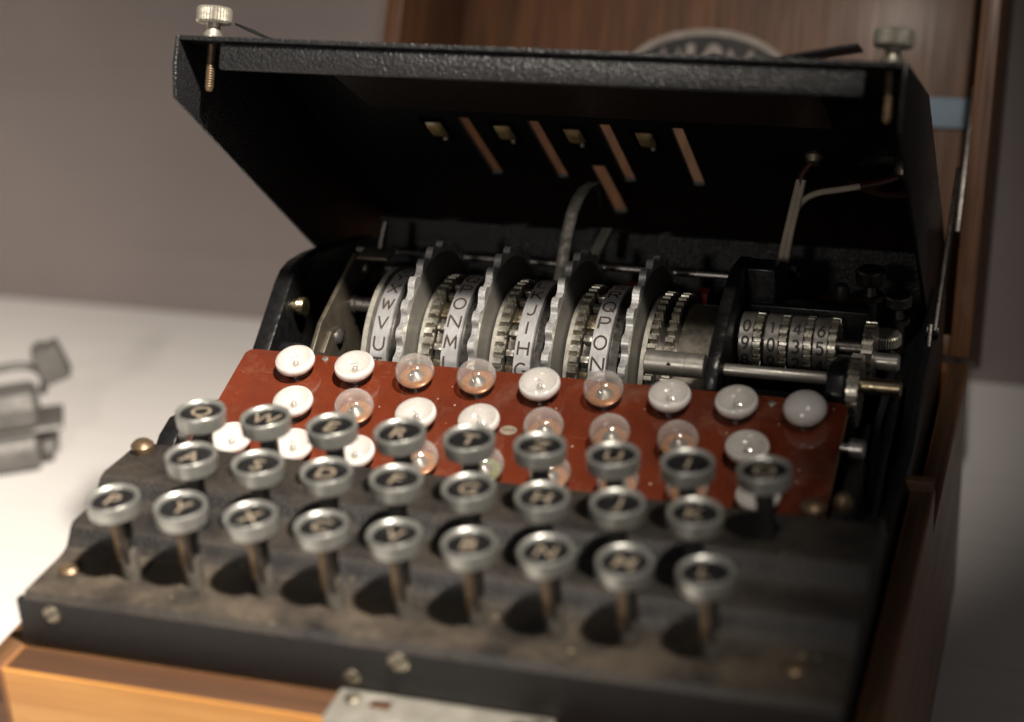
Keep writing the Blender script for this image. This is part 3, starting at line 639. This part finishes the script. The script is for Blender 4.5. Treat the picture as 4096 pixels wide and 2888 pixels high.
# counter wheels
YC, ZC, RC = .0385, .0000, .0095
cw_me = MB().lathe([(.003, 0), (.0092, 0), (.0095, .0003), (.0095, .0046), (.0092, .0048), (.003, .0048)], 60, 'x').mesh('counter_wheel', 'counter_metal', smooth=30)
cg_me = MB().outline(tooth(.0094, .0078, 20, .5), 240, .0049, .0072).mesh('gear', 'gear_metal', smooth=25)
DG = {}
for xw, ds in ((.0604, '0 9 8'), (.0688, '1 0 9'), (.0768, '4 3 2'), (.0846, '6 5 4')):
    w = put('counter_wheel', cw_me, mach, (xw, YC, ZC)); put('gear', cg_me, w, rot=(xw * 9, 0, 0))
    for k, ch in enumerate(ds.split()):
        if ch not in DG: DG[ch] = glyph(ch, .0040, .0024 if ch != '1' else .0022, .00075, RC, 'digit_black')
        put('digit', DG[ch], w, (.0025, 0, 0), (-(.35 + (1 - k) * .628), 0, 0))
part(MB().cyl(.003, .0592, .1000, 16, c=(0, YC, ZC)), 'counter_axle', 'dark_steel')
for i in range(4):
    x = .0640 + .0081 * i
    part(MB().box(x - .0026, x + .0026, .0110, .0150, -.0140, -.0105), 'reset_pawl', 'dark_steel', bev=.0004)
    part(MB().cyl(.0005, -.0105, -.0070, 10, 'z', c=(x + .0006, .0130, 0)), 'pawl_pin', 'knob_metal')
# gears and shafts at the right end
for y, z, r, x, nt_ in ((YC, -.0015, .0105, .1002, 22), (.0150, -.0030, .0115, .0990, 24)):
    g = part(MB().outline(tooth(r, r - .0019, nt_, .5), nt_ * 12, 0, .0034), 'gear', 'gear_metal', smooth=25); g.location = (x, y, z)
part(MB().lathe([(.0034, .1030), (.0034, .1040), (.0028, .1042), (.0028, .1115), (.0022, .1122)], 20, 'x', c=(0, .0330, -.0010)), 'end_shaft', 'nickel')
part(MB().lathe([(.0026, .1020), (.0026, .1145), (.0020, .1150)], 20, 'x', c=(0, .0140, -.0005)), 'end_shaft', 'plated_brass')
# locking lever in the middle
lev = MB(); lp = [(.0800, -.0040), (.0830, .0040), (.0860, .0120), (.0895, .0195), (.0925, .0240), (.0960, .0270), (.1005, .0280)]; lx = [-.0150, -.0143, -.0133, -.0120, -.0106, -.0088, -.0062]
v = []
for (y, z), x in zip(lp, lx):
    v += [(x - .0023, y, z), (x + .0023, y + .0006, z), (x + .0023, y + .0020, z - .0008), (x - .0023, y + .0014, z - .0008)]
f = [(0, 1, 2, 3), tuple(4 * 6 + i for i in (3, 2, 1, 0))]
for i in range(6): f += [(4 * i + a, 4 * i + (a + 1) % 4, 4 * i + 4 + (a + 1) % 4, 4 * i + 4 + a) for a in range(4)]
lev.add(v, f); part(lev, 'locking_lever', 'worn_steel', bev=.0003)
part(MB().tube([(-.0055, .1000, .0272), (-.0046, .1015, .0240), (-.0046, .1015, .0180)], [.0017, .0022, .0012], 10), 'lever_tip', 'dark_steel')
lv = bpy.data.objects['locking_lever']
bar('lever_link', (-.0055, .0930, .0010), (-.0030, .1050, .0075), .0030, .0040, 'nickel', mach)

# rear deck fittings
def knurl(r, h, n=36): 
    mb = MB(); s = n * 2; v = []
    for hh, k in ((0, .9), (.15 * h, 1), (.85 * h, 1), (h, .88)):
        v += [((r * k - (0 if i % 2 else .00025)) * math.cos(2 * math.pi * i / s), (r * k - (0 if i % 2 else .00025)) * math.sin(2 * math.pi * i / s), hh) for i in range(s)]
    f = [(q * s + i, q * s + (i + 1) % s, (q + 1) * s + (i + 1) % s, (q + 1) * s + i) for q in range(3) for i in range(s)]
    f += [tuple(range(s - 1, -1, -1)), tuple(3 * s + i for i in range(s))]; return mb.add(v, f)
def terminal(x, y, zt, r, h, m):
    k = knurl(r, h).build('terminal_knob', m, mach, (x, y, zt), smooth=0)
    MB().lathe([(r * .55, -.0225 - zt + .002), (r * .55, -.004), (r * .38, -.002), (r * .38, 0)], 16).build('post', 'dark_steel', k)
    MB().lathe([(r * .9, -.0060), (r * .9, -.0042)], 20).build('washer', m, k); return k
terminal(.0960, .0830, .0040, .0052, .0050, 'dark_steel'); terminal(.1068, .0720, .0010, .0046, .0040, 'dark_steel'); terminal(.1045, .0600, -.0080, .0052, .0042, 'knob_metal')
rk = part(MB().lathe([(.0085, -.0205), (.0090, -.0165), (.0080, -.0070), (.0072, -.0040), (.0060, -.0030), (.0010, -.0028)], 32, c=(.0850, .0830, 0)), 'selector_knob', 'wire_red')
MB().lathe([(.0030, -.0030), (.0030, .0000), (.0022, .0022), (.0006, .0030)], 20, c=(.0860, .0830, 0)).build('button', 'neck_black', rk)
part(MB().lathe([(.0030, -.0205), (.0034, -.0120), (.0022, -.0095), (.0006, -.0090)], 20, c=(.0735, .0800, 0)), 'terminal_screw', 'dark_steel')
# cables
def smoothp(P, n=6):
    P = [Vector(p) for p in P]; out = []
    for i in range(len(P) - 1):
        a, b, c, d = P[max(i - 1, 0)], P[i], P[i + 1], P[min(i + 2, len(P) - 1)]
        for k in range(n):
            t = k / n; out.append(.5 * ((2 * b) + (c - a) * t + (2 * a - 5 * b + 4 * c - d) * t * t + (3 * b - a - 3 * c + d) * t ** 3))
    return out + [P[-1]]
part(MB().tube(smoothp([(.1050, .0600, -.0100), (.1085, .0500, -.0090), (.1080, .0380, -.0130), (.1065, .0250, -.0220), (.1080, .0, -.034), (.1100, -.03, -.040)]), .0016), 'cable', 'rubber')
part(MB().tube(smoothp([(.1100, .0550, -.0180), (.1105, .0300, -.0200), (.1105, .0050, -.0240), (.1112, -.0200, -.0300), (.1110, -.0420, -.0400)]), .0017), 'cable', 'rubber')
part(MB().tube(smoothp([(.1040, .0200, -.0180), (.1045, .0000, -.0230), (.1075, -.0180, -.0330), (.1078, -.04, -.042)]), .0015), 'cable', 'rubber')
# right of lamp panel: stud, bracket
ps = part(MB().lathe([(.0016, .1010), (.0016, .1035), (.0030, .1037), (.0030, .1075), (.0024, .1082)], 20, 'x', c=(0, -.0170, -.0060)), 'pivot_stud', 'steel')
part(MB().prism([(-.058, -.030), (-.058, -.0085), (-.050, -.0080), (-.040, -.0085), (-.034, -.0130), (-.022, -.0110), (-.012, -.0110), (-.010, -.030)], .1035, .1075), 'panel_bracket', 'crackle', bev=.0008)
part(MB().lathe([(.0022, -.0090), (.0028, -.0075), (.0028, -.0050), (.0014, -.0030)], 18, c=(.1065, -.0490, 0)), 'bracket_screw', 'stem_metal')
part(MB().box(-.1020, .1030, -.0020, -.0005, -.0200, -.0050), 'panel_rail', 'inner_black')

# ---- hood (opened)
FY, FZ, KY, KZ = .004, .107, .071, .0758
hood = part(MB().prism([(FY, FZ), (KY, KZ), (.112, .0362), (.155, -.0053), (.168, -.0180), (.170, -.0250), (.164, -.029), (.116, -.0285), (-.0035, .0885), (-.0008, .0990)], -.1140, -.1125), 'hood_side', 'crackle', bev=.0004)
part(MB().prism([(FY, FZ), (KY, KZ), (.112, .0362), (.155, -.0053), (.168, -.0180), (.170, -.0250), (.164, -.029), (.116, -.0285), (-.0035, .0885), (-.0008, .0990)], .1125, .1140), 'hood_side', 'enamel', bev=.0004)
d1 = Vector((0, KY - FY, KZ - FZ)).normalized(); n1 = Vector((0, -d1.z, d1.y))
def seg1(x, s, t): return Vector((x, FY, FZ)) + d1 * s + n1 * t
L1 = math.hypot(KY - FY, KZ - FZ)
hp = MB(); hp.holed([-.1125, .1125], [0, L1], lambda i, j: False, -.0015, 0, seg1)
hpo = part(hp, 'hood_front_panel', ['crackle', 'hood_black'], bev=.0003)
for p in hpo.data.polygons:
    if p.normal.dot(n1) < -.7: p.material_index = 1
# front strip that clamps the letter film, and the film itself
fs = MB(); v = [seg1(x, s, t) for x in (-.0992, .1022) for s, t in ((.0018, -.0016), (.0018, -.0100), (.0052, -.0100), (.0052, -.0016))]
fs.add(v, [(0, 1, 2, 3), (7, 6, 5, 4)] + [(i, 4 + i, 4 + (i + 1) % 4, (i + 1) % 4) for i in range(4)]); part(fs, 'clamp_strip', 'crackle', bev=.0007)
fl = MB(); v = [seg1(x, s, t) for x in (-.078, .084) for s, t in ((.0450, -.0050), (.0450, -.0058), (L1 + .004, -.0120), (L1 + .004, -.0112))]
fl.add(v, [(0, 1, 2, 3), (7, 6, 5, 4)] + [(i, 4 + i, 4 + (i + 1) % 4, (i + 1) % 4) for i in range(4)]); part(fl, 'letter_film', 'film_brown')
for ri, (x0, s) in enumerate(((-.0790, .060), (-.0722, .0415), (-.0862, .023))):
    for i in range(8 if ri == 1 else 9):
        rg = MB(); c = seg1(x0 + .021 * i, s, -.0016); pts = [c + Vector((.0068 * math.cos(a), 0, 0)) + d1 * (.0068 * math.sin(a)) - n1 * .0006 for a in [2 * math.pi * k / 28 for k in range(29)]]
        rg.tube(pts, .0005, 6); rg.build('letter_window', 'enamel', hpo)
d2 = Vector((0, math.cos(R_(44)), -math.sin(R_(44)))); n2 = Vector((0, math.sin(R_(44)), math.cos(R_(44))))
O2 = Vector((0, .092, .0535))
def seg2(x, s, t): return Vector((x, O2.y, O2.z)) + d2 * s + n2 * t
us = [-.1125]; 
sx = [-.05255 + .0263 * i for i in range(4)]; wx = [-.0652 + .0263 * i for i in range(4)]
ed = sorted([(a - .0022, a + .0022, 's') for a in sx] + [(a - .0029, a + .0029, 'w') for a in wx] + [(-.01305, -.00755, 'l')])
us = sorted(set([-.1125, .1125] + [e[0] for e in ed] + [e[1] for e in ed]))
vs = [-.0295, .0014, .0057, .0160, .0383, .0513, .0838, .108]
def hole(i, j):
    m = (us[i] + us[i + 1]) / 2; w = (vs[j] + vs[j + 1]) / 2
    for a, b, k in ed:
        if a < m < b:
            if k == 's' and .0014 < w < .0513: return True
            if k == 'w' and .0057 < w < .0160: return True
            if k == 'l' and .0383 < w < .0838: return True
    return False
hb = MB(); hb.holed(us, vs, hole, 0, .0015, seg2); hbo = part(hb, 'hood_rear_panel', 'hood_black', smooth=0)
for a in wx:
    w = MB(); v = [seg2(x, s, t) for t in (-.0006, -.0001) for x, s in ((a - .0046, .0022), (a + .0046, .0022), (a + .0046, .0216), (a - .0046, .0216))]
    w.add(v, [(0, 1, 2, 3), (7, 6, 5, 4)] + [(i, (i + 1) % 4, 4 + (i + 1) % 4, 4 + i) for i in range(4)]); w.build('rotor_window', 'window_celluloid', hbo)
    p = MB(); n = 10; v = []; 
    for i in range(n + 1):
        for j in range(n + 1):
            u, q = i / n * 2 - 1, j / n * 2 - 1; v.append(seg2(a + u * .0031, .0108 + q * .0052, -.0007 - .0016 * (1 - abs(u) ** 5) * (1 - abs(q) ** 5)))
    p.add(v, [(i * (n + 1) + j, i * (n + 1) + j + 1, (i + 1) * (n + 1) + j + 1, (i + 1) * (n + 1) + j) for i in range(n) for j in range(n)])
    p.build('window_lens', 'lens_cream', hbo, smooth=60)
    MB().lathe([(.0009, 0), (.0009, .0005), (.0004, .0009)], 12, T=Matrix.Translation(seg2(a + .0012, .0188, -.0006)) @ n2.to_track_quat('-Z', 'Y').to_matrix().to_4x4()).build('window_rivet', 'knob_metal', hbo)
# clamping screws of the hood
def clamp_screw(x):
    c = seg1(x, .010, 0); rotm = n1.to_track_quat('Z', 'Y').to_euler()
    mb = knurl(.0058, .0052); k = mb.build('clamp_knob', 'knob_metal', mach, seg1(x, .0095, .0052), rotm, smooth=0)
    MB().lathe([(.0032, -.0052), (.0034, -.0040), (.0028, -.0030), (.0022, -.0012), (.0026, 0), (.0030, .0003)], 24).build('collar', 'knob_metal', k)
    MB().lathe([(.0010, -.0215), (.0013, -.0208)] + [(.0013 + (.00018 if q % 2 else 0), -.0205 + .0004 * q) for q in range(18)] + [(.0013, -.0130), (.0013, -.0050)], 16).build('threaded_shaft', 'stem_metal', k)
    MB().cyl(.0006, -.0060, -.0054, 10, 'y', c=(0, 0, .0026)).build('cross_hole', 'dark_hole', k)
clamp_screw(-.1058); clamp_screw(.1085)
# spring straps on the hood
for x0, x1, hgt in ((-.1035, -.080, .0062), (.068, .097, .0066)):
    v = []; n = 10
    for i in range(n + 1):
        t = i / n; x = x0 + (x1 - x0) * t; h = .0003 + hgt * ((1 - t) ** 1.6 if x0 < 0 else t ** .8)
        v += [seg1(x, .020, h), seg1(x, .034, h), seg1(x, .034, h + .0008), seg1(x, .020, h + .0008)]
    f = [(0, 1, 2, 3), tuple(4 * n + q for q in (3, 2, 1, 0))]
    for i in range(n): f += [(4 * i + a, 4 * i + (a + 1) % 4, 4 * i + 4 + (a + 1) % 4, 4 * i + 4 + a) for a in range(4)]
    MB().add(v, f).build('spring_strap', 'enamel', mach)
# lamp wiring under the hood
for nm, P, m, r in (('twin_wire', [(.0680, .1010, .0330), (.0664, .0970, .0240), (.0652, .0940, .0170), (.0640, .0920, .0100), (.0633, .0905, .0030), (.0640, .0900, -.0040), (.0648, .0900, -.0080)], 'wire_white', .0011),
                    ('twin_wire', [(.0694, .1012, .0330), (.0680, .0972, .0240), (.0668, .0942, .0170), (.0658, .0922, .0100), (.0653, .0907, .0030), (.0656, .0902, -.0040), (.0655, .0900, -.0080)], 'wire_white', .0011),
                    ('twin_wire', [(.0664, .0985, .0210), (.0700, .0995, .0262), (.0750, .1000, .0290), (.0820, .1000, .0306), (.0905, .1000, .0325)], 'wire_white', .0011),
                    ('wire_sleeve', [(.0895, .1000, .0323), (.0960, .1000, .0340), (.1020, .1005, .0362)], 'wire_red', .0013),
                    ('wire_sleeve', [(.0680, .1005, .0310), (.0690, .1020, .0350), (.0715, .1035, .0385)], 'wire_red', .0013),
                    ('twin_wire', [(.0650, .0900, -.0075), (.0680, .0890, -.0085), (.0740, .0880, -.0092), (.0800, .0875, -.0105), (.0850, .0870, -.0122)], 'wire_white', .0014),
                    ('twin_wire', [(.0660, .0870, -.0072), (.0700, .0862, -.0078), (.0760, .0860, -.0088), (.0810, .0860, -.0102), (.0850, .0865, -.0120)], 'wire_white', .0011)):
    w = part(MB().tube(smoothp(P, 5), r, 10), nm, m)
for c, rr in (((.0725, .1035, .0395), .0032), ((.1035, .1000, .0375), .0028)):
    mb = MB(); T = Matrix.Translation(c) @ n2.to_track_quat('-Z', 'Y').to_matrix().to_4x4()
    mb.lathe([(rr, -.004), (rr * 1.1, -.001), (rr * .7, .001), (rr * .2, .0016)], 14, T=T); part(mb, 'solder_lug', 'screw_metal')
mb = MB(); T = Matrix.Translation(seg2(.098, .030, -.004)) @ n2.to_track_quat('-Z', 'Y').to_matrix().to_4x4()
mb.lathe([(.0150, -.0038), (.0150, -.0010), (.0130, .0), (.0040, .0004), (.0036, .0022), (.0010, .0024)], 40, T=T); part(mb, 'switch_plate', 'dark_steel')

# ------------------------------------------------------------------ grey clasp on the floor
CA = Vector((-.311, .150, FLOOR))
clasp = thing('metal_clasp', CA, 'grey metal clasp with a looped arm lying on the white floor left of the machine', 'clasp')
TC = Matrix.Translation(CA) @ Matrix.Rotation(R_(30), 4, 'Z') @ Matrix.Scale(1.02, 4)
MB().prism([(-.014, .0005), (-.017, .004), (-.0165, .011), (-.012, .0165), (.010, .0170), (.015, .010), (.013, .0005)], -.034, .012, T=TC).build('lower_jaw', 'clasp_metal', clasp, bev=.0028, seg=3)
MB().prism([(-.010, .003), (-.011, .009), (-.006, .0125), (.007, .0125), (.008, .003)], .012, .0185, T=TC).build('jaw_lug', 'clasp_metal', clasp, bev=.0015)
MB().prism([(-.011, .0195), (-.0135, .0235), (-.0125, .031), (-.007, .0362), (.004, .0375), (.011, .033), (.012, .0195)], -.030, .014, T=TC).build('upper_jaw', 'clasp_metal', clasp, bev=.003, seg=3)
MB().prism([(-.009, .0165), (-.011, .0180), (-.009, .0198), (.012, .0198), (.012, .0165)], -.026, .024, T=TC).build('hinge_leaf', 'clasp_metal', clasp, bev=.0007)
MB().tube([TC @ p for p in smoothp([Vector(q) for q in ((-.028, -.002, .033), (-.024, -.002, .041), (-.012, -.002, .0465), (.006, -.001, .0480), (.015, 0, .0455), (.0185, .002, .0385), (.0165, .003, .031))])], .0020, 10).build('loop_arm', 'clasp_metal', clasp)
T2 = TC @ Matrix.Translation((.0225, .001, .0465)) @ Matrix.Rotation(R_(-16), 4, 'Y')
MB().box(-.0060, .0070, -.006, .006, -.0085, .0085, T=T2).build('end_tab', 'clasp_metal', clasp, bev=.0012)
MB().box(-.0045, .0010, -.0045, .0045, .0085, .0100, T=T2).build('tab_cap', 'clasp_metal', clasp, bev=.0005)
for i in range(3): MB().tube([TC @ Vector((-.026 + .0045 * i, -.0115, .0275)), TC @ Vector((-.0235 + .0045 * i, -.0085, .0375)), TC @ Vector((-.0225 + .0045 * i, -.002, .0395))], .0013, 8).build('spring_coil', 'steel', clasp)
for x, z in ((-.012, .027), (-.020, .009)): MB().lathe([(.0030, 0), (.0030, .0008), (.0018, .0016)], 16, 'y', T=TC @ Matrix.Translation((x, -.0135 if z > .02 else -.0166, z)) @ Matrix.Rotation(math.pi, 4, 'Z')).build('rivet', 'steel', clasp)
